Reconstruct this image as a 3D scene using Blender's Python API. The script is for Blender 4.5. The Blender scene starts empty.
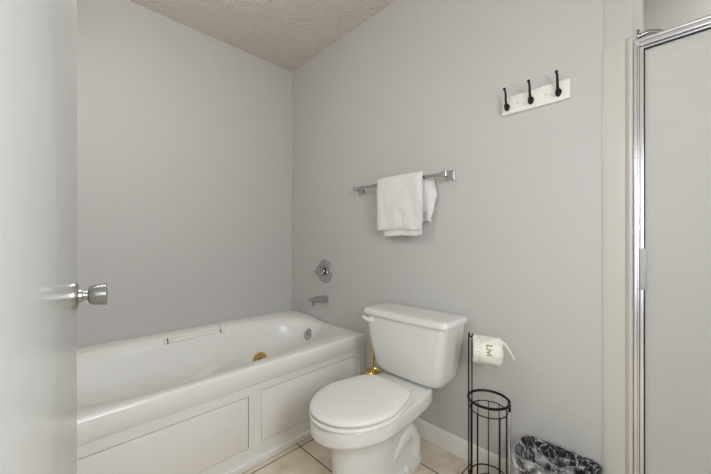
import bpy, bmesh, math, random
from mathutils import Vector, Matrix, noise
random.seed(7)
PI = math.pi
C = bpy.context.scene.collection
scn = bpy.context.scene

# ------------------------------------------------------------------ materials
def srgb(r, g, b):
    f = lambda c: (c/255/12.92) if c/255 <= .04045 else ((c/255+.055)/1.055)**2.4
    return (f(r), f(g), f(b), 1)

def mat(name, col, rough=.5, metal=0, bump=0, scale=100, detail=3, var=0, vscale=3, coat=0, spec=.5, dist=.002, trans=0, ior=1.45, aniso=0):
    m = bpy.data.materials.new(name); m.use_nodes = True
    nt = m.node_tree; b = nt.nodes['Principled BSDF']
    b.inputs['Base Color'].default_value = col
    b.inputs['Roughness'].default_value = rough
    b.inputs['Metallic'].default_value = metal
    b.inputs['Coat Weight'].default_value = coat
    b.inputs['Specular IOR Level'].default_value = spec
    b.inputs['Transmission Weight'].default_value = trans
    b.inputs['IOR'].default_value = ior
    b.inputs['Anisotropic'].default_value = aniso
    tc = nt.nodes.new('ShaderNodeTexCoord')
    if bump:
        n = nt.nodes.new('ShaderNodeTexNoise'); n.inputs['Scale'].default_value = scale; n.inputs['Detail'].default_value = detail
        bp = nt.nodes.new('ShaderNodeBump'); bp.inputs['Strength'].default_value = bump; bp.inputs['Distance'].default_value = dist
        nt.links.new(tc.outputs['Object'], n.inputs['Vector'])
        nt.links.new(n.outputs['Fac'], bp.inputs['Height']); nt.links.new(bp.outputs['Normal'], b.inputs['Normal'])
    if var:
        n2 = nt.nodes.new('ShaderNodeTexNoise'); n2.inputs['Scale'].default_value = vscale; n2.inputs['Detail'].default_value = 5
        mx = nt.nodes.new('ShaderNodeMix'); mx.data_type = 'RGBA'
        mx.inputs[6].default_value = tuple(c*(1-var) for c in col[:3])+(1,)
        mx.inputs[7].default_value = tuple(min(1, c*(1+var)) for c in col[:3])+(1,)
        nt.links.new(tc.outputs['Object'], n2.inputs['Vector'])
        nt.links.new(n2.outputs['Fac'], mx.inputs[0]); nt.links.new(mx.outputs[2], b.inputs['Base Color'])
    return m

WALL = mat('grey_wall_paint', srgb(200, 199, 196), .55, bump=.25, scale=160, dist=.001, var=.015, vscale=2.5)
CEIL = mat('textured_ceiling', srgb(216, 206, 197), .8, bump=.8, scale=62, detail=3, dist=.022, var=.06, vscale=75)
WHITE_TRIM = mat('white_trim_paint', srgb(232, 231, 226), .35)
DOOR = mat('door_paint', srgb(214, 216, 214), .22, bump=.05, scale=30, var=.01)
TUB = mat('tub_acrylic', srgb(242, 242, 239), .27, var=.01, coat=.3)
APRON = mat('apron_paint', srgb(240, 239, 235), .35, var=.015)
GAPM = mat('dark_gap', srgb(58, 48, 38), .8)
PORC = mat('porcelain', srgb(229, 229, 226), .1, coat=.5)
SEATM = mat('toilet_seat_plastic', srgb(238, 236, 232), .22)
CHROME = mat('chrome', (.52, .52, .54, 1), .13, 1)
BARM = mat('bar_metal', (.42, .40, .38, 1), .22, 1)
BRUSHED = mat('satin_nickel', (.5, .5, .49, 1), .3, 1, aniso=.5)
ALUM = mat('polished_aluminium', (.88, .88, .91, 1), .26, 1)
BRASS = mat('brass', (.86, .62, .22, 1), .22, 1)
DKBRASS = mat('tarnished_brass', (.25, .17, .07, 1), .4, .8)
BLACKM = mat('black_metal', srgb(22, 20, 22), .38, .3)
BLACKP = mat('black_plastic', srgb(14, 14, 20), .5, spec=.25)
TOWEL = mat('white_terry', srgb(246, 245, 243), .95, bump=1, scale=420, detail=4, dist=.004)
PAPER = mat('wrapping_paper', srgb(240, 238, 228), .6, bump=.3, scale=60, dist=.004)
GREEN = mat('green_ink', srgb(104, 142, 30), .6)
GREENL = mat('pale_green_ink', srgb(150, 164, 122), .6)
STALL = mat('stall_fiberglass', srgb(205, 203, 196), .25)
RUBBER = mat('dark_rubber', srgb(40, 42, 55), .5)
CLEARP = mat('clear_plastic_handle', srgb(225, 226, 224), .12, trans=.5)
BOARD = mat('board_paint', srgb(238, 237, 231), .45)
FILL_GLOW = mat('fill_lamp_glass', (1, 1, 1, 1), .3)  # glowing surface of the added fill lamps
FILL_GLOW.node_tree.nodes['Principled BSDF'].inputs['Emission Color'].default_value = (1, .95, .88, 1)
FILL_GLOW.node_tree.nodes['Principled BSDF'].inputs['Emission Strength'].default_value = 1

def frosted():
    m = bpy.data.materials.new('obscure_glass'); m.use_nodes = True
    nt = m.node_tree; b = nt.nodes['Principled BSDF']
    b.inputs['Base Color'].default_value = srgb(232, 232, 228)
    b.inputs['Roughness'].default_value = .4
    b.inputs['Transmission Weight'].default_value = .42
    b.inputs['IOR'].default_value = 1.3
    n = nt.nodes.new('ShaderNodeTexVoronoi'); n.inputs['Scale'].default_value = 260
    tc = nt.nodes.new('ShaderNodeTexCoord'); bp = nt.nodes.new('ShaderNodeBump')
    bp.inputs['Strength'].default_value = .35; bp.inputs['Distance'].default_value = .001
    nt.links.new(tc.outputs['Object'], n.inputs['Vector']); nt.links.new(n.outputs['Distance'], bp.inputs['Height'])
    nt.links.new(bp.outputs['Normal'], b.inputs['Normal'])
    return m
FROST = frosted()

def film():
    m = bpy.data.materials.new('clear_liner_film'); m.use_nodes = True
    nt = m.node_tree; nt.nodes.clear()
    out = nt.nodes.new('ShaderNodeOutputMaterial'); mx = nt.nodes.new('ShaderNodeMixShader')
    tr = nt.nodes.new('ShaderNodeBsdfTransparent'); b = nt.nodes.new('ShaderNodeBsdfPrincipled')
    b.inputs['Base Color'].default_value = (.80, .80, .81, 1); b.inputs['Roughness'].default_value = .14
    b.inputs['Specular IOR Level'].default_value = .9
    tc = nt.nodes.new('ShaderNodeTexCoord')
    def math_(op, a, b_=None):
        q = nt.nodes.new('ShaderNodeMath'); q.operation = op
        nt.links.new(a, q.inputs[0])
        if b_ is not None:
            if isinstance(b_, (int, float)): q.inputs[1].default_value = b_
            else: nt.links.new(b_, q.inputs[1])
        return q.outputs[0]
    def remap(src, f0, f1, t0, t1):
        q = nt.nodes.new('ShaderNodeMapRange'); nt.links.new(src, q.inputs['Value'])
        for k_, v_ in zip(('From Min', 'From Max', 'To Min', 'To Max'), (f0, f1, t0, t1)): q.inputs[k_].default_value = v_
        return q.outputs['Result']
    def noi(sc, dt, ds, vec):
        q = nt.nodes.new('ShaderNodeTexNoise'); q.inputs['Scale'].default_value = sc; q.inputs['Detail'].default_value = dt
        q.inputs['Distortion'].default_value = ds; nt.links.new(vec, q.inputs['Vector']); return q.outputs['Fac']
    mp = nt.nodes.new('ShaderNodeMapping'); mp.inputs['Rotation'].default_value = (.5, .3, .9); mp.inputs['Scale'].default_value = (1, .28, .38)
    nt.links.new(tc.outputs['Object'], mp.inputs['Vector'])
    n1 = noi(30, 4, .5, mp.outputs['Vector']); n2 = noi(9, 2, .8, tc.outputs['Object']); n3 = noi(62, 3, .4, mp.outputs['Vector'])
    streak = remap(math_('ABSOLUTE', math_('SUBTRACT', n1, .5)), 0, .028, .55, 0)  # coarse and fine pale streaks paint highlights onto the film's creases
    fine = remap(math_('ABSOLUTE', math_('SUBTRACT', n3, .5)), 0, .03, .35, 0)
    patch = remap(n2, .48, .66, .03, .60)
    fac = math_('MINIMUM', math_('ADD', math_('ADD', streak, fine), patch), .92)
    bp = nt.nodes.new('ShaderNodeBump'); bp.inputs['Strength'].default_value = 1; bp.inputs['Distance'].default_value = .03
    nt.links.new(n1, bp.inputs['Height']); nt.links.new(bp.outputs['Normal'], b.inputs['Normal'])
    nt.links.new(fac, mx.inputs['Fac'])
    nt.links.new(tr.outputs[0], mx.inputs[1]); nt.links.new(b.outputs[0], mx.inputs[2]); nt.links.new(mx.outputs[0], out.inputs[0])
    return m
FILM = film()

def tile_mat():
    m = bpy.data.materials.new('beige_floor_tile'); m.use_nodes = True
    nt = m.node_tree; b = nt.nodes['Principled BSDF']
    tc = nt.nodes.new('ShaderNodeTexCoord'); mp = nt.nodes.new('ShaderNodeMapping')
    mp.inputs['Location'].default_value = (-.96+.35*4, -.686+.35*4, 0)
    br = nt.nodes.new('ShaderNodeTexBrick'); br.offset = 0; br.squash = 1
    br.inputs['Scale'].default_value = 1; br.inputs['Brick Width'].default_value = .35; br.inputs['Row Height'].default_value = .35
    br.inputs['Mortar Size'].default_value = .0035; br.inputs['Mortar Smooth'].default_value = .15
    n = nt.nodes.new('ShaderNodeTexNoise'); n.inputs['Scale'].default_value = 9; n.inputs['Detail'].default_value = 7
    rp = nt.nodes.new('ShaderNodeValToRGB')
    rp.color_ramp.elements[0].position = .3; rp.color_ramp.elements[0].color = srgb(208, 192, 168)
    rp.color_ramp.elements[1].position = .7; rp.color_ramp.elements[1].color = srgb(234, 224, 207)
    br.inputs['Mortar'].default_value = srgb(92, 76, 60)
    nt.links.new(tc.outputs['Object'], mp.inputs['Vector']); nt.links.new(mp.outputs['Vector'], br.inputs['Vector'])
    nt.links.new(tc.outputs['Object'], n.inputs['Vector']); nt.links.new(n.outputs['Fac'], rp.inputs['Fac'])
    nt.links.new(rp.outputs['Color'], br.inputs['Color1']); nt.links.new(rp.outputs['Color'], br.inputs['Color2'])
    nt.links.new(br.outputs['Color'], b.inputs['Base Color'])
    bp = nt.nodes.new('ShaderNodeBump'); bp.invert = True; bp.inputs['Strength'].default_value = .5; bp.inputs['Distance'].default_value = .002
    nt.links.new(br.outputs['Fac'], bp.inputs['Height']); nt.links.new(bp.outputs['Normal'], b.inputs['Normal'])
    b.inputs['Roughness'].default_value = .35
    return m
TILE = tile_mat()

# ------------------------------------------------------------------ mesh helpers
def new(): return bmesh.new()

def box(bm, x0, x1, y0, y1, z0, z1, bev=0, seg=2, M=None):
    r = bmesh.ops.create_cube(bm, size=1)
    vs = r['verts']
    for v in vs:
        v.co = Vector((x0+(v.co.x+.5)*(x1-x0), y0+(v.co.y+.5)*(y1-y0), z0+(v.co.z+.5)*(z1-z0)))
    if bev:
        es = list({e for v in vs for e in v.link_edges})
        rr = bmesh.ops.bevel(bm, geom=es, offset=bev, segments=seg, affect='EDGES', profile=.5)
        vs = list({v for f in rr['faces'] for v in f.verts} | {v for v in vs if v.is_valid})
    if M is not None:
        for v in vs: v.co = M @ v.co
    return bm

def loft(bm, rings, closed=True, cap0=True, cap1=True):
    R = [[bm.verts.new(p) for p in ring] for ring in rings]
    n = len(R[0]); last = n if closed else n-1
    for a, b in zip(R, R[1:]):
        for i in range(last):
            j = (i+1) % n
            bm.faces.new((a[i], a[j], b[j], b[i]))
    if closed and cap0: bm.faces.new(list(reversed(R[0])))
    if closed and cap1: bm.faces.new(R[-1])
    return R

def tube(bm, pts, r, seg=10, closed=False, cap=True):
    """pts: list of points; r: radius or list"""
    P = [Vector(p) for p in pts]; n = len(P)
    rr = r if isinstance(r, (list, tuple)) else [r]*n
    rings = []; prev = None
    for i in range(n):
        if closed: t = (P[(i+1) % n]-P[i-1]).normalized()
        else: t = (P[min(i+1, n-1)]-P[max(i-1, 0)]).normalized()
        if prev is None:
            up = Vector((0, 0, 1)) if abs(t.z) < .9 else Vector((1, 0, 0))
            a = t.cross(up).normalized()
        else:
            a = (prev-t*prev.dot(t)).normalized()
        prev = a; b = t.cross(a)
        rings.append([P[i]+(a*math.cos(2*PI*k/seg)+b*math.sin(2*PI*k/seg))*rr[i] for k in range(seg)])
    if closed:
        R = [[bm.verts.new(p) for p in ring] for ring in rings]
        for i in range(n):
            A, B = R[i], R[(i+1) % n]
            for k in range(seg):
                bm.faces.new((A[k], A[(k+1) % seg], B[(k+1) % seg], B[k]))
    else:
        loft(bm, rings, True, cap, cap)
    return bm

def lathe(bm, prof, origin, axis=(0, 0, 1), seg=32):
    """prof: list of (radius, height along axis)"""
    ax = Vector(axis).normalized(); o = Vector(origin)
    up = Vector((0, 0, 1)) if abs(ax.z) < .9 else Vector((1, 0, 0))
    a = ax.cross(up).normalized(); b = ax.cross(a)
    rings = [[o+ax*h+(a*math.cos(2*PI*k/seg)+b*math.sin(2*PI*k/seg))*max(r, 1e-5) for k in range(seg)] for r, h in prof]
    loft(bm, rings)
    return bm

def smooth_path(pts, n=8):
    P = [Vector(p) for p in pts]; out = []
    for i in range(len(P)-1):
        p0 = P[max(i-1, 0)]; p1 = P[i]; p2 = P[i+1]; p3 = P[min(i+2, len(P)-1)]
        for k in range(n):
            t = k/n
            out.append(.5*((2*p1)+(-p0+p2)*t+(2*p0-5*p1+4*p2-p3)*t*t+(-p0+3*p1-3*p2+p3)*t**3))
    out.append(P[-1]); return out

def obj(name, bm, m, parent=None, loc=None, smooth=True, angle=35, label=None):
    bmesh.ops.recalc_face_normals(bm, faces=bm.faces)
    me = bpy.data.meshes.new(name); bm.to_mesh(me); bm.free()
    if smooth:
        for p in me.polygons: p.use_smooth = True
        me.set_sharp_from_angle(angle=math.radians(angle))
    me.materials.append(m)
    o = bpy.data.objects.new(name, me); C.objects.link(o)
    if parent is not None:
        o.parent = parent
        o.matrix_parent_inverse = root_inv(parent)
    if label: o['label'] = label
    return o

def root_inv(p):
    M = Matrix.Identity(4); q = p
    chain = []
    while q is not None: chain.append(q); q = q.parent
    W = Matrix.Identity(4)
    for q in reversed(chain): W = W @ q.matrix_parent_inverse @ q.matrix_basis
    return W.inverted()

def thing(name, label, cat, loc=(0, 0, 0), group=None):
    o = bpy.data.objects.new(name, None); C.objects.link(o); o.location = loc; o.empty_display_size = .05
    o['label'] = label; o['category'] = cat
    if group: o['group'] = group
    return o

def tag(o, label, cat):
    o['label'] = label; o['category'] = cat; return o

def struct(name, bm, m, parent=None, label=None, cat=None, **k):
    o = obj(name, bm, m, parent, **k)
    if parent is None:
        o['kind'] = 'structure'
        if label: o['label'] = label
        if cat: o['category'] = cat
    return o

# ------------------------------------------------------------------ room
XW = 1.5; YB = 2.29; ZC = 2.56; XL = -.18; YF = -.85; XS = 2.35; YS = .088
struct('floor', box(new(), -1.4, XS+.1, YF-.1, YB+.1, -.06, 0), TILE, label='beige ceramic floor tiles with dark grout lines', cat='floor')
bm = box(new(), -1.4, XS+.1, YF-.1, YB+.1, ZC, ZC+.08)
for v in bm.verts: v.co.z -= .0104*(1.5-v.co.x)
struct('ceiling', bm, CEIL, label='textured off-white ceiling', cat='ceiling')
struct('wall_back', box(new(), XL-.1, XW+.1, YB, YB+.1, 0, ZC), WALL, label='plain grey wall along the long side of the bathtub', cat='wall')
struct('wall_right', box(new(), XW, XW+.1, YS+.085, YB, 0, ZC), WALL, label='grey wall carrying towel bar, hook board and tub spout', cat='wall')
bm = new(); box(bm, XW-.002, XS, YS+.004, YS+.085, 0, ZC, bev=.003)
struct('wall_shower_left', bm, WALL, label='grey wall end beside the shower stall', cat='wall')
struct('wall_shower_back', box(new(), XS, XS+.1, YF-.1, YS+.085, 0, ZC), WALL, label='grey wall above and behind the shower stall', cat='wall')
struct('wall_front', box(new(), -1.4, XS, YF-.1, YF, 0, ZC), WALL, label='grey wall behind the viewpoint', cat='wall')
bm = new()
box(bm, XL-.1, XL, .34, YB, 0, ZC); box(bm, XL-.1, XL, YF, -.45, 0, ZC); box(bm, XL-.1, XL, -.45, .34, 2.05, ZC)
struct('wall_left', bm, WALL, label='grey wall holding the door at the left', cat='wall')
bm = new()
prof = [(XW, 0), (XW-.013, 0), (XW-.013, .078), (XW-.009, .088), (XW-.004, .093), (XW, .093)]
loft(bm, [[(x, y, z) for x, z in prof] for y in (YS+.090, 1.405)])
struct('baseboard_right', bm, WHITE_TRIM, label='white baseboard under the towel bar wall', cat='baseboard')

# door, opened almost flat against the left wall
d = Vector((.1374, .9905, 0)); nrm = Vector((.9905, -.1374, 0))
E0 = Vector((.0496, .979, 0))
Md = Matrix(((d.x, nrm.x, 0, E0.x), (d.y, nrm.y, 0, E0.y), (0, 0, 1, 0), (0, 0, 0, 1)))   # local x along door, y = face normal
door = struct('door_1', box(new(), -.70, 0, -.035, 0, .012, 2.03, bev=.0015, M=Md), DOOR, label='plain white slab door standing open at the left edge', cat='door')
kz = .974; kx = -.060
ko = Md @ Vector((kx, 0, kz))
bm = new(); lathe(bm, [(0, 0), (.0305, 0), (.0305, .004), (.028, .0065), (.022, .008), (.018, .009), (0, .009)], ko, nrm, 40)
obj('rosette', bm, BRUSHED, door, label='round satin metal rose plate of the door knob')
bm = new(); lathe(bm, [(0, .008), (.0155, .008), (.0145, .014), (.0105, .0155), (.0105, .0235), (.013, .0245), (.018, .026), (.0215, .030), (.0235, .039), (.0255, .0535), (.0257, .056), (.0245, .057), (.022, .056), (0, .0555)], ko, nrm, 40)
obj('door_knob', bm, BRUSHED, door, label='satin metal tulip-shaped knob')
bm = new(); box(bm, -.0005, .0012, -.03, -.005, kz-.028, kz+.028, M=Md)
obj('latch_plate', bm, BRASS, door)
for z in (.25, 1.05, 1.82):
    bm = new(); tube(bm, [Md @ Vector((-.704, .002, z-.045)), Md @ Vector((-.704, .002, z+.045))], .006)
    obj('hinge', bm, BRUSHED, door)

# ------------------------------------------------------------------ bathtub
tub = thing('bathtub', 'long cream-white whirlpool bathtub with panelled apron in the corner', 'bathtub', (.66, 1.85, 0))
N = 128; CX, CY = .42, 1.87
TX0, TX1, TY0, TY1 = XL+.002, XW-.002, 1.413, YB-.002
def inner(th, grow=0):
    c, s = math.cos(th), math.sin(th)
    ax = (1.0 if c > 0 else .52)+grow
    ay = (.295 if s > 0 else .395)+grow
    e = 2/2.9 if s > 0 else 2/2.35
    return Vector((CX+ax*abs(c)**e*(1 if c > 0 else -1), CY+ay*abs(s)**e*(1 if s > 0 else -1), 0))
def outer(p, ins=0):
    dx, dy = p.x-CX, p.y-CY; t = 1e9
    if dx > 1e-6: t = min(t, (TX1-ins-CX)/dx)
    if dx < -1e-6: t = min(t, (TX0+ins-CX)/dx)
    if dy > 1e-6: t = min(t, (TY1-ins-CY)/dy)
    if dy < -1e-6: t = min(t, (TY0+ins-CY)/dy)
    return Vector((CX+dx*t, CY+dy*t, 0))
def sst(a, b, x):
    t = max(0, min(1, (x-a)/(b-a))); return t*t*(3-2*t)
def zd(p): return .488+.027*sst(1.75, 2.2, p.y)
ths = [2*PI*(k+.5)/N for k in range(N)]
inn = [inner(t) for t in ths]; out_ = [outer(p) for p in inn]
for cxn in ((TX0, TY0), (TX1, TY0), (TX0, TY1), (TX1, TY1)):
    k = min(range(N), key=lambda i: (out_[i].x-cxn[0])**2+(out_[i].y-cxn[1])**2)
    out_[k] = Vector((cxn[0], cxn[1], 0))
def ins(p, a):
    return Vector((min(max(p.x, TX0+a), TX1-a), min(max(p.y, TY0+a), TY1-a), 0))
rings = []
rings.append([ins(p, .05)+Vector((0, 0, .398)) for p in out_])
rings.append([ins(p, .004)+Vector((0, 0, .398)) for p in out_])
rings.append([p+Vector((0, 0, .402)) for p in out_])
rings.append([p+Vector((0, 0, zd(p)-.014)) for p in out_])
rings.append([ins(p, .0025)+Vector((0, 0, zd(p)-.005)) for p in out_])
rings.append([ins(p, .008)+Vector((0, 0, zd(p)-.0008)) for p in out_])
rings.append([ins(p, .014)+Vector((0, 0, zd(p))) for p in out_])
g1 = [inner(t, .008) for t in ths]
rings.append([ins(p, .016)+Vector((0, 0, zd(p))) for p in g1])
g2 = [inner(t, .003) for t in ths]
rings.append([p+Vector((0, 0, zd(p)-.003)) for p in g2])
def lvl(p, g, z):
    dx, dy = p.x-CX, p.y-CY
    kx_ = .13 if dx > 0 else .62
    ky_ = .17
    cxs = CX+.10*g if dx < 0 else CX+.10*g
    return Vector((cxs+dx*(1-kx_*g) - (.10*g if dx > 0 else 0)*0 - .10*g*(1 if dx > 0 else 0), CY+.0*g+dy*(1-ky_*g), z))
inn2 = [inner(t, -.030) for t in ths]; inn1 = [inner(t, -.006) for t in ths]
rings.append([p+Vector((0, 0, zd(p)-.009)) for p in inn1])
for g, dz in ((0, .030), (.12, .055), (.3, .12), (.5, .2), (.7, .28), (.85, .335), (1.0, .37), (1.25, .392), (1.7, .40)):
    rings.append([lvl(p, g, zd(p)*(1-dz/.4)+.088*(dz/.4)) for p in inn2])
bm = new(); R = loft(bm, rings, cap0=False, cap1=False)
cv = bm.verts.new((.52, CY, .086))
for i in range(N): bm.faces.new((R[-1][i], R[-1][(i+1) % N], cv))
from mathutils.bvhtree import BVHTree
bmesh.ops.recalc_face_normals(bm, faces=bm.faces)
BV = BVHTree.FromBMesh(bm)
obj('basin', bm, TUB, tub, angle=50)
# moulded arm rest bulging from the far side of the basin
bm = new(); rings = []
for k in range(13):
    t = k/12
    x = .40+.36*t; z = .12+.21*t**.8; w = .05+.05*math.sin(PI*min(1, t+.1))*.6
    yb = 2.13; yf = 2.0-.10*(1-t)
    rr = []
    for a in range(9):
        u = a/8
        rr.append(Vector((x+.02*u, yf+(yb-yf)*(1-math.cos(u*PI/2)), z-.035*(1-math.sin(u*PI/2)))))
    rr.append(Vector((x+.02, yb, .09))); rr.append(Vector((x, yf-.015, .09)))
    rings.append(rr)
loft(bm, rings)
obj('arm_rest', bm, TUB, tub)
# apron with two framed panels
AY = 1.428
bm = new()
px = [(-.178, 0.0), (.69, 0.0)]
P1 = (-.10, .692, .094, .347); P2 = (.757, 1.417, .094, .357)
def rail(x0, x1, z0, z1): box(bm, x0, x1, AY, AY+.018, z0, z1)
rail(TX0, TX1, .036, .094); rail(TX0, TX1, .357, .397); rail(TX0, P1[0], .094, .357); rail(P1[1], P2[0], .094, .357); rail(P2[1], TX1, .094, .357)
rail(P1[0], P1[1], .347, .357)
box(bm, TX0, TX1, AY+.018, AY+.03, .0, .397)
box(bm, 1.452, TX1, AY-.007, AY, .036, .397)
obj('apron_frame', bm, APRON, tub, smooth=False)
bm = new(); box(bm, TX0, TX1, AY-.014, AY+.017, 0.002, .036, bev=.004)
obj('toe_board', bm, APRON, tub)
for (a, b, c, e), tl in ((P1, 0), (P2, 1)):
    g = .0042
    bm = new(); box(bm, a+g*.6, b-g*.8, AY+.001, AY+.014, c+.0012, e-g, bev=.0012)
    obj('access_panel', bm, APRON, tub, label='wide access panel in the tub apron, %s' % ('nearer the toilet' if tl else 'nearer the door'))
bm = new()
for (a, b, c, e) in (P1, P2): box(bm, a+.0005, b-.0005, AY+.0145, AY+.0178, c+.0005, e-.0005)
obj('panel_backing', bm, GAPM, tub, smooth=False, label='dark gap around the apron panels')
# whirlpool jet
def jet(pos, ax):
    j = bm = new()
    lathe(bm, [(.0, .0), (.052, .0), (.052, .006), (.047, .012), (.038, .010), (.031, .004), (0, .004)], pos, ax)
    jo = obj('jet', bm, BRASS, tub, label='round brass whirlpool jet')
    bm = new(); lathe(bm, [(.0, .004), (.017, .004), (.017, .012), (.010, .015), (.008, .008), (0, .008)], pos, ax)
    obj('nozzle', bm, DKBRASS, jo)
for jx, jz in ((1.085, .250),):
    hit, hn, _, _ = BV.ray_cast(Vector((jx, 1.87, jz)), Vector((0, 1, 0)))
    hn = hn if hn.y < 0 else -hn
    jet(hit-hn*.002, hn)
# overflow plate at the foot end
OH, ON, _, _ = BV.ray_cast(Vector((1.2, 1.872, .412)), Vector((1, 0, 0)))
ON = ON if ON.x < 0 else -ON
bm = new(); lathe(bm, [(0, 0), (.042, 0), (.042, .004), (.034, .011), (.014, .014), (0, .014)], OH-ON*.002, ON)
ov = obj('overflow_plate', bm, CHROME, tub, label='round chrome overflow plate')
bm = new(); box(bm, OH.x-.020, OH.x-.011, 1.866, 1.878, .405, .43, bev=.002)
obj('trip_lever', bm, CHROME, ov)
# grab bar on the far rim
gb = bm = new()
tube(bm, [(.512, 2.143, .487), (.832, 2.143, .492)], .0155, 14)
gbo = obj('grab_bar', bm, TUB, tub, label='white plastic grab bar on the far rim')
for x, s in ((.503, 1), (.843, -1)):
    bm = new()
    if s > 0: lathe(bm, [(0, -.004), (.0165, -.004), (.0165, .010), (0, .010)], (x, 2.143, .487), (1, 0, 0), 20)
    else: box(bm, x-.010, x+.010, 2.122, 2.19, .462, .532, bev=.006)
    obj('mount_block', bm, TUB, gbo)
    bm = new(); lathe(bm, [(0, 0), (.0175, 0), (.0175, .007), (0, .007)], (x+s*.0098, 2.143, .4895), (s, 0, 0), 20)
    obj('socket_ring', bm, DKBRASS, gbo, label='tarnished brass end ring')

# ------------------------------------------------------------------ tub filler
sp = thing('tub_spout', 'chrome tub spout on the wall just above the tub rim', 'tub spout', (XW, 1.83, .655))
bm = new()
rg = []
for x, rz, ry, zc in ((XW, .030, .030, .662), (XW-.02, .030, .030, .662), (XW-.06, .026, .027, .666), (XW-.105, .022, .024, .669), (XW-.135, .022, .023, .666), (XW-.146, .019, .020, .663), (XW-.150, .011, .012, .662)):
    rg.append([(x, 1.83+ry*math.cos(a*PI/12), zc+rz*math.sin(a*PI/12)) for a in range(24)])
loft(bm, rg); obj('spout_body', bm, CHROME, sp, label='chrome tapered spout')
bm = new(); lathe(bm, [(0, 0), (.016, 0), (.0175, .026), (0, .026)], (XW-.128, 1.83, .63), (0, 0, 1), 20); obj('outlet', bm, CHROME, sp)
vl = thing('shower_valve', 'round chrome mixing valve with a clear knob above the tub spout', 'faucet', (XW, 1.84, .872))
bm = new(); lathe(bm, [(0, 0), (.088, 0), (.088, .004), (.080, .012), (.045, .018), (.03, .020), (0, .020)], (XW, 1.84, .872), (-1, 0, 0), 48)
obj('escutcheon', bm, CHROME, vl)
bm = new(); lathe(bm, [(0, .02), (.018, .02), (.018, .034), (0, .034)], (XW, 1.84, .872), (-1, 0, 0), 24)
obj('stem', bm, CHROME, vl)
bm = new()
rg = []
for rr_, h in ((.016, .034), (.030, .038), (.036, .052), (.034, .066), (.024, .072), (.002, .073)):
    rg.append([(XW-h, 1.84+rr_*(1+.16*math.cos(5*a*PI/30)*(rr_ > .02))*math.cos(a*PI/30), .872+rr_*(1+.16*math.cos(5*a*PI/30)*(rr_ > .02))*math.sin(a*PI/30)) for a in range(60)])
loft(bm, rg); obj('knob', bm, CHROME, vl, label='fluted chrome knob')
for y, z in ((1.84+.03, .872-.063), (1.84-.03, .872+.063)):
    bm = new(); lathe(bm, [(0, .011), (.006, .011), (.005, .017), (0, .018)], (XW, y, z), (-1, 0, 0), 12); obj('screw', bm, BRUSHED, vl)

# ------------------------------------------------------------------ toilet
TC = .953
toi = thing('toilet', 'white two-piece toilet with closed lid beside the bathtub', 'toilet', (1.15, TC, 0))
def egg(xf, xb, hw, z, hb=None, xc=None, n=56, e=2.0, rc=.06, off=0):
    """front half ellipse, back a rounded taper to half width hb"""
    hb = hw if hb is None else hb
    xc = xf+(xb-xf)*.42 if xc is None else xc
    pts = []
    h = n//2
    for k in range(h+1):
        a = PI/2+PI*k/h
        c, s = math.cos(a), math.sin(a)
        pts.append((xc+(xc-xf)*math.copysign(abs(c)**(2/e), c), TC+hw*math.copysign(abs(s)**(2/e), s), z))
    m = n-h-1
    # back: superellipse e=5 quarter blend
    for k in range(1, m+1):
        a = -PI/2+PI*k/(m+1)
        c, s = math.cos(a), math.sin(a)
        x = xc+(xb-xc)*abs(c)**(2/6.)
        f = (x-xc)/(xb-xc)
        y = TC+(hw+(hb-hw)*f)*math.copysign(abs(s)**(2/6.), s)
        pts.append((x, y, z))
    return [Vector((p[0], p[1]+off, p[2])) for p in pts]
bm = new()
secs = [(.0, .835, 1.345, .112, .100), (.012, .83, 1.35, .116, .104), (.04, .835, 1.345, .113, .100), (.055, .825, 1.33, .112, .085), (.09, .83, 1.31, .107, .070),
        (.16, .835, 1.30, .106, .068), (.22, .83, 1.31, .110, .075), (.265, .83, 1.34, .11, .095), (.295, .80, 1.34, .134, .120), (.314, .77, 1.36, .158, .145), (.328, .75, 1.36, .175, .155),
        (.334, .740, 1.365, .182, .158), (.342, .737, 1.37, .184, .160), (.386, .738, 1.37, .184, .160), (.395, .742, 1.365, .181, .157), (.399, .75, 1.355, .173, .150)]
ZS = .955
loft(bm, [egg(xf, xb, hw, z*ZS, hb) for z, xf, xb, hw, hb in secs])
for s in (-1, 1):
    pth = smooth_path([(1.02, TC+s*.050, .07), (1.09, TC+s*.062, .12), (1.16, TC+s*.064, .175), (1.225, TC+s*.060, .185), (1.27, TC+s*.060, .14), (1.285, TC+s*.062, .08), (1.285, TC+s*.064, .03)], 6)
    tube(bm, pth, [.03+.016*math.sin(PI*i/(len(pth)-1)) for i in range(len(pth))], 16)
obj('bowl', bm, PORC, toi, angle=55)
for s in (-1, 1):
    bm = new(); lathe(bm, [(.018, 0), (.018, .010), (.015, .020), (.008, .026), (0, .027)], (1.18, TC+s*.098, .037), (0, 0, 1), 20)
    obj('bolt_cap', bm, PORC, toi)
# seat ring, lid
def slab(levels, hole=None): 
    bm = new(); loft(bm, levels); return bm
SX0, SX1, SHW = .733, 1.188, .190
DZ = -.018
def sl(z, g): return egg(SX0+g, SX1-g, SHW-g, z+DZ, (.142-g), xc=.975, n=64, e=2.05, off=-.007)
bm = slab([sl(.4003, .035), sl(.4036, .033), sl(.4044, .003), sl(.4075, 0), sl(.413, 0), sl(.416, .002), sl(.4183, .007), sl(.4185, .02)])
obj('seat', bm, SEATM, toi, angle=60)
bm = slab([sl(.4195, .036), sl(.4250, .034), sl(.4256, .007), sl(.428, .003), sl(.433, .002), sl(.440, .006), sl(.4445, .015), sl(.448, .035), sl(.4495, .075), sl(.450, .12)])
obj('lid', bm, SEATM, toi, angle=60, label='closed white seat lid')
for s in (-1, 1):
    bm = new(); box(bm, 1.187, 1.222, TC+s*.075-.022, TC+s*.075+.022, .3815, .404, bev=.008, seg=3); obj('seat_hinge', bm, SEATM, toi)
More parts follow.
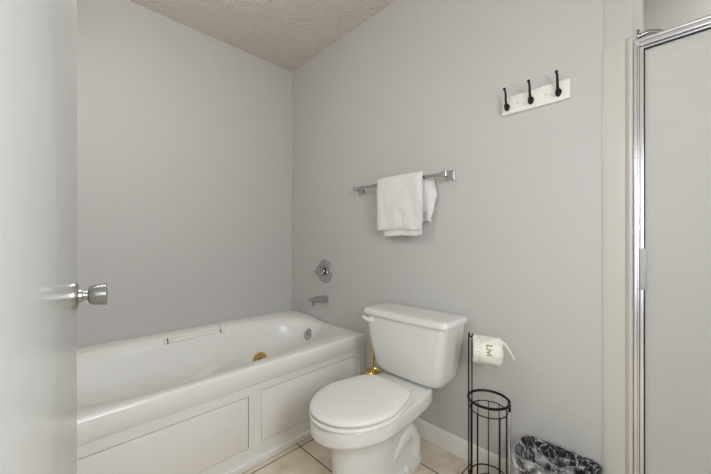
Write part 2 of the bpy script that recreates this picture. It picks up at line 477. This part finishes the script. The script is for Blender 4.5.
# tank
def rrect(x0, x1, y0, y1, z, r, n=8, bow=0):
    pts = []
    for cx, cy, a0 in ((x1-r, y1-r, 0), (x0+r, y1-r, PI/2), (x0+r, y0+r, PI), (x1-r, y0+r, 1.5*PI)):
        for k in range(n+1):
            a = a0+PI/2*k/n
            pts.append([cx+r*math.cos(a), cy+r*math.sin(a), z])
        if cx == x0+r and cy == y1-r:
            for k in range(1, 8):
                t = k/8; pts.append([x0, y1-r+(y0+r-(y1-r))*t, z])
    ym = (y0+y1)/2; hw = (y1-y0)/2
    for p in pts:
        if p[0] < (x0+x1)/2: p[0] -= bow*(1-((p[1]-ym)/hw)**2)
    return [Vector(p) for p in pts]
T0, T1 = TC-.247, TC+.245
bm = new()
lv = [(.3815, 1.335, 1.455, .125, .125, .04), (.383, 1.325, 1.46, .150, .150, .05), (.389, 1.312, 1.468, .177, .177, .05), (.402, 1.300, 1.474, .198, .195, .05), (.43, 1.290, 1.478, .211, .208, .045),
      (.48, 1.283, 1.48, .218, .217, .04), (.56, 1.274, 1.482, .230, .230, .035), (.64, 1.266, 1.483, .242, .242, .035), (.695, 1.262, 1.484, .250, .250, .035)]
loft(bm, [rrect(x0, x1, TC-a, TC+b, z, r, bow=.008) for z, x0, x1, a, b, r in lv])
obj('tank', bm, PORC, toi, angle=55)
bm = new()
loft(bm, [rrect(1.250+g, 1.492-g, TC-.264+g, TC+.264-g, z, .04-g*.4, bow=.008) for z, g in ((.6955, .006), (.698, .001), (.702, 0), (.716, 0), (.723, .003), (.7275, .010), (.7295, .03), (.7305, .07))])
obj('tank_lid', bm, PORC, toi, angle=55)
bm = new()
lathe(bm, [(0, 0), (.014, 0), (.013, .012), (0, .014)], (1.262, TC+.186, .672), (-1, 0, 0), 20)
tube(bm, smooth_path([(1.244, TC+.176, .667), (1.240, TC+.195, .670), (1.238, TC+.217, .676), (1.240, TC+.238, .682)], 5), [.0095]*6+[.0095]*5+[.0085]*4+[.006], 12)
obj('flush_lever', bm, SEATM, toi, label='white flush lever on the tank front')

# ------------------------------------------------------------------ towel bar and towel
ZB = 1.441; XB = 1.437
tb = thing('towel_bar', 'chrome square towel bar on the wall above the toilet', 'towel bar', (XW, 1.12, ZB))
bm = new(); box(bm, XB-.004, XB+.004, .79, 1.462, ZB-.0085, ZB+.0085, bev=.001); obj('bar', bm, BARM, tb, smooth=False)
for y in (.803, 1.448):
    bm = new()
    def sq(x, h, zc=ZB): return [Vector((x, y+a*h, zc+b*h)) for a, b in ((-1, -1), (1, -1), (1, 1), (-1, 1))]
    loft(bm, [sq(XW, .026), sq(XW-.006, .026), sq(XW-.010, .020), sq(XW-.03, .0125), sq(XW-.05, .0125), sq(XB-.010, .0145), sq(XB-.012, .012)])
    obj('bracket', bm, CHROME, tb, smooth=False)

def towel():
    bm = new()
    # sheet draped over the bar: profile in (x,z), parameter s; y across
    def sheet(y0, y1, zf, zb, off, seed, th=.011, wav=.004):
        prof = []
        xo = XB-.006-off; xi = XB+.008+off
        top = ZB+.013+off
        nf = 22
        for k in range(nf): prof.append((xo, zf+(top-.012-zf)*k/(nf-1)))
        for k in range(1, 8):
            a = PI-PI*k/8; prof.append(((xo+xi)/2+(xi-xo)/2*math.cos(a), top-.012+.014*math.sin(a)))
        for k in range(nf): prof.append((xi, top-.012-(top-.012-zb)*k/(nf-1)))
        ny = 26; g = []
        for i, (x, z) in enumerate(prof):
            row = []
            for j in range(ny):
                t = j/(ny-1); y = y0+(y1-y0)*t
                dep = min(1, abs(top-z)/.15)
                w = noise.noise(Vector((y*14+seed, z*5, seed)))*wav*dep*3.0
                w += noise.noise(Vector((y*45, z*38, seed+3)))*.004
                yy = y+noise.noise(Vector((z*9, seed, t*2)))*.006
                zz = z+noise.noise(Vector((y*8, seed*2, 1)))*.006*(1 if i in (0, 1, len(prof)-1, len(prof)-2) else .3)
                row.append(Vector((x+(w if i < nf else -abs(w)), yy, zz)))
            g.append(row)
        # thickness: closed ring per row cross-section in y
        rings = []
        n = len(prof)
        nv = []
        for i in range(n):
            a = Vector((prof[max(i-1, 0)][0], 0, prof[max(i-1, 0)][1])); b = Vector((prof[min(i+1, n-1)][0], 0, prof[min(i+1, n-1)][1]))
            t = (b-a).normalized(); nv.append(Vector((-t.z, 0, t.x)))
        for i in range(n):
            ring = []
            for j in range(ny):
                ed = min(j, ny-1-j); f = .45+.55*min(1, ed/2); f *= .6+.4*min(1, min(i, n-1-i)/2)
                ring.append(g[i][j]+nv[i]*th*f)
            for j in reversed(range(ny)): ring.append(g[i][j])
            rings.append(ring)
        loft(bm, rings)
    sheet(.932, 1.200, 1.128, 1.30, .0, 5.1, .008)
    sheet(.925, 1.238, 1.163, 1.26, .011, 1.3, .013)
    # rear fold hanging lower and sideways
    rings = []
    for k in range(24):
        t = k/23; z = 1.452-.25*t
        wv = .010*math.sin(t*6.5-.6)+.0035*math.sin(t*19)-.03*max(0, t-.8)
        ring = []
        for j in range(18):
            u = j/17
            ring.append(Vector((1.463+.008*math.sin(u*9+t*4)+.004*t, .893-wv*.8-.012*math.sin(t*3)+u*.13, z+.01*math.sin(u*7)*t)))
        for j in reversed(range(18)):
            u = j/17
            ring.append(Vector((1.474+.008*math.sin(u*9+t*4), .893-wv*.8-.012*math.sin(t*3)+u*.13, z+.01*math.sin(u*7)*t)))
        rings.append(ring)
    loft(bm, rings)
    o = obj('towel', bm, TOWEL, angle=80)
    tag(o, 'folded white terry towel draped over the chrome bar', 'towel')
towel()

# ------------------------------------------------------------------ hook board
hb = thing('hook_rack', 'white wall board with three black coat hooks', 'coat rack', (XW, .41, 1.713))
bm = new(); box(bm, XW-.016, XW, .277, .538, 1.672, 1.751, bev=.004, seg=2); obj('board', bm, BOARD, hb)
for y in (.316, .418, .516):
    x0 = XW-.016; bm = new()
    # heart shaped base plate
    rg = []
    for h, sc in ((0, 1), (.003, 1), (.0045, .8)):
        rg.append([(x0-h, y+sc*.0115*math.sin(a)*(1+.12*math.cos(a)), 1.704+sc*.0165*math.cos(a)) for a in [2*PI*k/28 for k in range(28)]])
    loft(bm, rg)
    hk = obj('hook', bm, BLACKM, hb, label='black coat hook, %s' % {.316: 'nearest the shower', .418: 'middle one', .516: 'nearest the towel bar'}[y])
    bm = new()
    p = smooth_path([(x0-.003, y, 1.714), (x0-.011, y, 1.718), (x0-.017, y, 1.730), (x0-.018, y, 1.747), (x0-.021, y, 1.763), (x0-.028, y, 1.775), (x0-.034, y, 1.777)], 6)
    tube(bm, p, [.0056-.0016*i/(len(p)-1) for i in range(len(p))], 10)
    bmesh.ops.create_uvsphere(bm, u_segments=12, v_segments=8, radius=.0062, matrix=Matrix.Translation((x0-.034, y, 1.777)))
    obj('upper_arm', bm, BLACKM, hk)
    bm = new()
    p = smooth_path([(x0-.003, y, 1.706), (x0-.010, y, 1.697), (x0-.017, y, 1.692), (x0-.023, y, 1.696), (x0-.025, y, 1.704)], 5)
    tube(bm, p, .0045, 10)
    bmesh.ops.create_uvsphere(bm, u_segments=12, v_segments=8, radius=.0055, matrix=Matrix.Translation((x0-.025, y, 1.706)))
    obj('lower_arm', bm, BLACKM, hk)
for y in (.362, .470):
    bm = new(); lathe(bm, [(0, 0), (.0035, 0), (.003, .0012), (0, .0014)], (XW-.016, y, 1.712), (-1, 0, 0), 12); obj('screw', bm, BRUSHED, hb)

# ------------------------------------------------------------------ paper stand
SX, SY, SR = 1.365, .552, .079
va = math.radians(22.2); side = Vector((-math.sin(va), math.cos(va), 0)); fw = Vector((math.cos(va), math.sin(va), 0))
S0 = Vector((SX, SY, 0))
ps = thing('paper_stand', 'black wire toilet paper stand between toilet and waste bin', 'toilet paper stand', (SX, SY, 0))
def circ(r, z, a0=0, a1=2*PI, n=40, closed=True):
    return [S0+side*r*math.cos(a0+(a1-a0)*k/(n if closed else n-1))+fw*r*math.sin(a0+(a1-a0)*k/(n if closed else n-1))+Vector((0, 0, z)) for k in range(n)]
pole = S0+side*(SR+.002); pole2 = S0+side*(SR-.012)-fw*.004
axd = (-side+fw*.12).normalized()
R0 = pole+axd*.016+Vector((0, 0, .652))         # roll start
bm = new(); tube(bm, smooth_path([pole+Vector((0, 0, .004)), pole+Vector((0, 0, .3)), pole+Vector((0, 0, .663)), pole+axd*.004+Vector((0, 0, .671)), pole+axd*.012+Vector((0, 0, .672)), R0+axd*.02+Vector((0, 0, .002)), R0+axd*.112], 4), .0032, 10)
obj('pole', bm, BLACKM, ps)
bm = new(); tube(bm, smooth_path([pole2+Vector((0, 0, .004)), pole2+Vector((0, 0, .3)), pole2+Vector((0, 0, .660)), pole2+axd*.006+Vector((0, 0, .670)), pole2+axd*.014+Vector((0, 0, .671))], 4), .0028, 10)
obj('pole', bm, BLACKM, ps)
# C-shaped thick top ring with ends turning down into the front rods
a_open = math.radians(180)
ga = math.radians(10)
pts = circ(SR+.004, .408, a_open+ga, a_open+2*PI-ga, 48, False)
pts = [pts[0]-Vector((0, 0, .030))]+[pts[0]-Vector((0, 0, .012))]+pts+[pts[-1]-Vector((0, 0, .012)), pts[-1]-Vector((0, 0, .030))]
bm = new(); tube(bm, pts, .0056, 10); obj('top_ring', bm, BLACKM, ps)
for z, r in ((.365, .0024), (.072, .0030)):
    bm = new(); tube(bm, circ(SR-.004, z), r, 8, closed=True); obj('hoop', bm, BLACKM, ps)
for k in range(10):
    a = a_open+2*PI*(k+.5)/10
    p = S0+side*(SR-.004)*math.cos(a)+fw*(SR-.004)*math.sin(a)
    bm = new(); tube(bm, [p+Vector((0, 0, .368)), p+Vector((0, 0, .010))], .0021, 8); obj('rod', bm, BLACKM, ps)
for e in (2, -3):
    p = Vector(pts[e]); p.z = 0
    bm = new(); tube(bm, [p+Vector((0, 0, .379)), p+Vector((0, 0, .006))], .0035, 8); obj('rod', bm, ALUM, ps, label='bright front rod below the ring end')
bm = new(); lathe(bm, [(0, 0.002), (SR+.008, 0.002), (SR+.008, .008), (SR, .010), (0, .010)], (SX, SY, 0), (0, 0, 1), 40); obj('base_plate', bm, BLACKM, ps)
bm = new(); lathe(bm, [(0, 0.010), (.045, 0.010), (.05, .05), (.03, .064), (0, .064)], (SX, SY, 0), (0, 0, 1), 28); obj('cup', bm, BLACKM, ps)

# wrapped roll on the arm
u = (axd-Vector((0, 0, .09))).normalized(); up = Vector((0, 0, 1)); sd = u.cross(up).normalized()      # sd points to one side
toward = sd if sd.dot(Vector((-1, 0, 0))) > 0 else -sd
RC = R0+Vector((0, 0, -.028)); RR = .060; RL = .104
ROLL = thing('toilet_roll', 'paper-wrapped toilet roll with green print on the black wire stand', 'toilet roll', RC)
bm = new(); rings = []
prof = [(.012, .004), (.034, .000), (.054, -.001), (.059, .004), (RR, .014), (RR, .034), (RR, .055), (RR-.0005, .080), (RR-.002, .100), (.054, .113), (.044, .120), (.026, .122), (.012, .122)]
for i, (r, h) in enumerate(prof):
    ring = []
    for k in range(56):
        a = 2*PI*k/56
        crumple = (.0 if i in (4, 5, 6, 7) else .06)*math.sin(a*9+i)+(.05*math.sin(a*5+2*i) if i > 8 else 0)
        rr_ = r*(1+crumple)+noise.noise(Vector((math.cos(a)*3, math.sin(a)*3, h*40)))*.0012
        if i > 8: rr_ *= 1+.12*math.cos(a-2.6)
        ring.append(RC+u*h+(toward*math.cos(a)+up*math.sin(a))*rr_)
    rings.append(ring)
R = loft(bm, rings, cap0=False, cap1=False)
loft(bm, [[v.co.copy() for v in R[0]], [RC+u*.09+(v.co-RC-u*prof[0][1]) for v in R[0]]], cap0=False, cap1=False)
obj('wrapper', bm, PAPER, ROLL, angle=60)
# twisted tail of paper at the outer end
bm = new()
tp = smooth_path([RC+u*.100+up*.052, RC+u*.124+up*.044+toward*.006, RC+u*.146+up*.020+toward*.012, RC+u*.166-up*.014+toward*.012], 6)
rings = []
for i, p in enumerate(tp):
    t = i/(len(tp)-1); w = .014*(1-.45*t); ang = .6+1.4*t
    a1 = (up*math.cos(ang)+toward*math.sin(ang)); a2 = u*.6+up*.5
    rings.append([p+a1*w*math.cos(q*PI/6)+a2.normalized()*(.0050+.001*math.sin(5*t))*math.sin(q*PI/6) for q in range(12)])
loft(bm, rings); obj('wrapper_tail', bm, PAPER, ROLL, label='loose twisted end of the wrapping paper')
def wrap(along, ang, lift=.0012):
    return RC+u*along+(toward*math.cos(ang)+up*math.sin(ang))*(RR+lift)
# text: runs around the circumference, downwards
cu = bpy.data.curves.new('print', 'FONT'); cu.body = 'Livi'; cu.size = .035; cu.align_x = 'CENTER'; cu.align_y = 'CENTER'; cu.resolution_u = 3; cu.offset = .0005
to = bpy.data.objects.new('print_tmp', cu); C.objects.link(to)
dg = bpy.context.evaluated_depsgraph_get(); me = bpy.data.meshes.new_from_object(to.evaluated_get(dg))
bm = new(); bm.from_mesh(me); bpy.data.objects.remove(to); bpy.data.meshes.remove(me)
bmesh.ops.subdivide_edges(bm, edges=[e for e in bm.edges if e.calc_length() > .003], cuts=3)
for v in bm.verts:
    x, y = v.co.x, v.co.y
    v.co = wrap(.062+y, .30-x/RR)
obj('brand_print', bm, GREEN, ROLL, smooth=False, label='green lettering on the wrapper')
bm = new()
for al, an, r in ((.020, .9, .010), (.034, 1.15, .008), (.048, 1.0, .009), (.022, .45, .008), (.018, .0, .009), (.026, -.35, .007), (.034, .78, .006), (.030, -.75, .009), (.062, 1.2, .007), (.020, 1.3, .007)):
    prev = None; i_ = []; o_ = []
    for k in range(24):
        a = 2*PI*k/24
        i_.append(bm.verts.new(wrap(al+(r-.0011)*math.cos(a), an+(r-.0011)*math.sin(a)/RR, .001)))
        o_.append(bm.verts.new(wrap(al+r*math.cos(a), an+r*math.sin(a)/RR, .001)))
    for k in range(24): bm.faces.new((i_[k], i_[(k+1) % 24], o_[(k+1) % 24], o_[k]))
obj('ring_print', bm, GREENL, ROLL, smooth=False, label='pale green ring pattern on the wrapper')

# ------------------------------------------------------------------ waste bin with liner
BX0, BX1, BY0, BY1, BZ = 1.288, 1.478, .168, .440, .262
wb = thing('waste_bin', 'black rectangular waste bin against the wall by the shower', 'trash can', ((BX0+BX1)/2, (BY0+BY1)/2, 0))
bm = new()
def br(g, z, r): return rrect(BX0+g, BX1-g, BY0+g, BY1-g, z, r, 6)
loft(bm, [br(.030, .002, .025), br(.028, .006, .03), br(.006, BZ-.02, .04), br(0, BZ-.018, .042), br(0, BZ-.002, .042), br(.002, BZ, .042), br(.005, BZ, .038), br(.008, BZ-.02, .036), br(.031, .01, .025)])
obj('bin_body', bm, BLACKP, wb, angle=40)
bm = new(); rings = []
specs = [(.016, .145, .9), (.006, .18, .8), (-.004, .222, .6), (-.007, .246, .35), (-.006, .262, .2), (-.002, .268, .12), (.006, .266, .15), (.014, .25, .5), (.022, .21, 1), (.030, .16, 1.3), (.042, .10, 1.5), (.06, .05, 1.4), (.075, .035, 1)]
for i, (g, z, w) in enumerate(specs):
    ring = rrect(BX0, BX1, BY0, BY1, z, .042, 10)
    cx_, cy_ = (BX0+BX1)/2, (BY0+BY1)/2
    dense = []
    for a, b in zip(ring, ring[1:]+ring[:1]):
        m_ = max(1, int((b-a).length/.006))
        for k in range(m_): dense.append(a.lerp(b, k/m_))
    o_ = []
    for k, p in enumerate(dense):
        dr = Vector((p.x-cx_, p.y-cy_, 0)); dn = dr.normalized()
        n1 = noise.noise(Vector((p.x*32, p.y*32, z*10)))+.7*noise.noise(Vector((p.x*75, p.y*75, z*22+4)))
        inward = g if g <= .006 else g
        q = p-dn*inward
        amp = .009*w
        if i >= 7: q = q-dn*max(0, n1+.3)*amp*1.6
        elif i < 4: q = q+dn*max(-.2, n1)*amp*.35
        q.z = z+n1*(.010 if (i < 2 or i > 8) else .003)
        q.x = min(q.x, 1.484); 
        o_.append(q)
    rings.append(o_)
loft(bm, rings, cap0=False, cap1=True)
lo = obj('bin_liner', bm, FILM, angle=70)
tag(lo, 'crumpled clear plastic liner folded over the black bin rim', 'trash bag')

# ------------------------------------------------------------------ toilet brush
tbx, tby = 1.382, 1.243
tbr = thing('toilet_brush', 'gold toilet brush in its holder between tub and toilet tank', 'toilet brush', (tbx, tby, 0))
bm = new(); lathe(bm, [(0, 0.001), (.040, 0.001), (.040, .300), (.044, .302), (.0455, .310), (.0445, .322), (.041, .326), (.036, .320), (.012, .316), (0, .316)], (tbx, tby, 0), (0, 0, 1), 36); obj('holder', bm, BRASS, tbr)
bm = new(); tube(bm, [(tbx, tby, .316), (tbx, tby, .52)], .0085, 14); bmesh.ops.create_uvsphere(bm, u_segments=12, v_segments=8, radius=.0105, matrix=Matrix.Translation((tbx, tby, .52))); obj('handle', bm, BRASS, tbr)

# ------------------------------------------------------------------ shower
st = thing('shower_stall', 'cream fiberglass shower stall set into the wall opening', 'shower stall', (1.9, -.37, 0))
bm = new()
# flange strip with rolled inner edge
fp = [(XW-.0005, YS+.0895), (XW-.0025, YS+.089), (XW-.0045, YS+.084), (XW-.0055, YS+.070), (XW-.006, YS+.022), (XW-.012, YS+.018), (XW-.016, YS+.010), (XW-.014, YS+.003), (XW-.006, YS-.001), (XW-.0025, YS+.0), (XW-.0025, YS+.080)]
rings = []
for z, s in ((0.001, 1), (1.795, 1), (1.815, 1), (1.828, .85), (1.834, .6)):
    rings.append([Vector((x if s == 1 else XW-.002+(x-XW+.002)*s, YS+.0+(y-YS)*(1 if z < 1.82 else (.97 if z < 1.83 else .9)), z)) for x, y in fp])
loft(bm, rings); obj('flange', bm, STALL, st)
bm = new()
yA, yB_, xB_ = YS-.001, YF+.012, XS-.004
box(bm, XW+.035, xB_, yA-.012, yA, .0, 1.83, bev=.003)
box(bm, xB_-.012, xB_, yB_, yA-.0125, .0, 1.83, bev=.003)
box(bm, XW+.035, xB_-.0125, yB_, yB_+.012, .0, 1.83, bev=.003)
obj('stall_wall', bm, STALL, st)
bm = new(); box(bm, XW+.035, xB_-.014, yB_+.014, yA-.014, .002, .05, bev=.005); box(bm, XW-.02, XW+.034, yB_+.014, yA-.014, .002, .11, bev=.012, seg=3); obj('shower_pan', bm, STALL, st)

sd_ = thing('shower_door', 'chrome-framed shower door with frosted obscure glass', 'shower door', (XW, -.38, .11))
def vbar(bm, x0, x1, y0, y1, z0=.111, z1=1.80, bev=.0012): box(bm, x0, x1, y0, y1, z0, z1, bev=bev)
bm = new(); vbar(bm, XW-.014, XW+.02, .078, .0865); vbar(bm, XW-.010, XW+.016, .0725, .0777); obj('wall_jamb', bm, ALUM, sd_)
bm = new(); vbar(bm, XW-.014, XW+.02, -.826, -.806); obj('wall_jamb', bm, ALUM, sd_)
bm = new(); box(bm, XW-.018, XW+.022, -.826, .0865, 1.80, 1.812, bev=.004, seg=3); box(bm, XW-.014, XW+.02, -.8, .0720, 1.786, 1.7995, bev=.0015); obj('header', bm, ALUM, sd_)
bm = new(); box(bm, XW-.012, XW+.02, -.806, .0720, .111, .135, bev=.003); obj('threshold', bm, ALUM, sd_)
bm = new(); vbar(bm, XW-.008, XW+.012, .0605, .0715, .14, 1.784); vbar(bm, XW-.008, XW+.012, -.80, -.785, .14, 1.784)
box(bm, XW-.008, XW+.012, -.784, .060, .14, .165, bev=.001); box(bm, XW-.007, XW+.011, -.784, .060, 1.777, 1.784, bev=.001); obj('door_frame', bm, ALUM, sd_)
bm = new(); box(bm, XW-.0085, XW-.002, .0570, .0603, .166, 1.776); box(bm, XW-.0075, XW-.002, -.78, .0565, 1.771, 1.7765); obj('gasket', bm, RUBBER, sd_, label='thin dark rubber gasket')
bm = new(); box(bm, XW-.001, XW+.005, -.784, .0598, .166, 1.7765); obj('glass_panel', bm, FROST, sd_, label='frosted obscure glass pane')
bm = new(); box(bm, XW-.022, XW-.009, .053, .069, .925, 1.072, bev=.003); obj('handle', bm, CLEARP, sd_, label='small translucent pull handle')

sh = thing('shower_head', 'chrome shower arm and head above the shower door', 'shower head', (1.80, YS, 2.0))
bm = new(); lathe(bm, [(0, 0), (.028, 0), (.026, .006), (.012, .010), (0, .010)], (1.78, YS+.003, 1.965), (0, -1, 0), 24); obj('wall_flange', bm, CHROME, sh)
bm = new(); tube(bm, smooth_path([(1.78, YS-.003, 1.965), (1.78, YS-.03, 1.968), (1.78, YS-.06, 1.955), (1.78, YS-.09, 1.925)], 6), .010, 14); obj('arm', bm, CHROME, sh)
bm = new(); lathe(bm, [(0, 0), (.013, 0), (.014, .015), (.018, .025), (.034, .055), (.036, .065), (.030, .068), (0, .068)], (1.78, YS-.087, 1.932), (0, -.62, -.78), 28); obj('spray_head', bm, CHROME, sh)

# ------------------------------------------------------------------ added fill lights and invented fittings (out of view)
wf = bm = new()
for a in ((-.23, -.18, .95, 1.95), (.62, .67, .95, 1.95), (-.1795, .6195, .95, 1.0), (-.1795, .6195, 1.90, 1.95), (-.1795, .6195, 1.43, 1.47)):
    box(bm, a[0], a[1], YF, YF+.03, a[2], a[3], bev=.003)
wi = struct('added_window_1', bm, WHITE_TRIM, label='added white framed window behind the viewpoint, made up to hold a fill light', cat='window')  # invented window, only there to carry the fill light
bm = new(); box(bm, -.179, .619, YF+.008, YF+.014, 1.001, 1.899); obj('pane', bm, FROST, wi)

def area(name, loc, size, power, target, col=(1, 1, 1), sy=None):
    l = bpy.data.lights.new(name, 'AREA'); l.energy = power; l.color = col; l.shape = 'RECTANGLE'; l.size = size; l.size_y = sy or size
    o = bpy.data.objects.new(name, l); C.objects.link(o); o.location = loc
    o.rotation_euler = (Vector(target)-Vector(loc)).to_track_quat('-Z', 'Y').to_euler(); return o
area('window_fill', (.22, YF+.05, 1.45), .8, 25, (-.95, 3, 1.2), (.965, .985, 1.02), .9)  # fill light set in front of the added window
# added fill light beyond the open doorway, an assumed hall source
area('hall_fill', (-.95, -.1, 1.35), .9, 9, (1.4, .5, .3), (.98, 1, .985), 1.6)
# added globe lamp, invented to balance the wall brightness, above the frame
gl = thing('fill_globe', 'added white globe fill lamp under the ceiling, out of view', 'added fill light', (.15, 1.30, ZC))
bm = new(); lathe(bm, [(0, 0), (.06, 0), (.055, .02), (.012, .025), (.012, .36), (0, .36)], (.15, 1.30, ZC), (0, 0, -1), 28); obj('stem', bm, CHROME, gl)
bm = new(); bmesh.ops.create_uvsphere(bm, u_segments=24, v_segments=16, radius=.07, matrix=Matrix.Translation((.15, 1.30, ZC-.425))); obj('globe', bm, FILL_GLOW, gl)
pl = bpy.data.lights.new('fill_globe_lamp', 'POINT'); pl.energy = 6.5; pl.shadow_soft_size = .08; pl.color = (1, 1, .99)
plo = bpy.data.objects.new('fill_globe_lamp', pl); C.objects.link(plo); plo.location = (.15, 1.30, ZC-.60)
# added fill lamp over the shower, unseen, brightens the alcove and glass
bm = new(); lathe(bm, [(0, 0), (.08, 0), (.08, .006), (.06, .012), (0, .012)], (1.95, -.4, ZC-.012), (0, 0, 1), 32)
cl = thing('shower_fill_light', 'added round fill light over the shower, out of view', 'added fill light', (1.95, -.4, ZC-.012))
obj('fill_lamp_trim', bm, FILL_GLOW, cl)
area('shower_fill', (1.95, -.4, ZC-.03), .14, 3.2, (1.95, -.4, 0), (1, .98, .95))

w = bpy.data.worlds.new('World'); scn.world = w; w.use_nodes = True
w.node_tree.nodes['Background'].inputs['Color'].default_value = (.95, .97, 1, 1)
w.node_tree.nodes['Background'].inputs['Strength'].default_value = .45

# ------------------------------------------------------------------ camera
cam = bpy.data.cameras.new('camera'); co = bpy.data.objects.new('camera', cam); C.objects.link(co)
co.location = (0, 0, 1.0935); co.rotation_euler = (PI/2, 0, math.radians(45.2-90))
cam.sensor_width = 36; cam.lens = 310.5/711*36; cam.shift_y = 5/711; cam.clip_start = .02
scn.camera = co
scn.view_settings.view_transform = 'Standard'; scn.view_settings.look = 'None'; scn.view_settings.gamma = 1
scn.view_settings.use_curve_mapping = False; scn.view_settings.exposure = .36
scn.cycles.max_bounces = 10; scn.cycles.diffuse_bounces = 6; scn.cycles.transparent_max_bounces = 16
scn.cycles.use_denoising = True
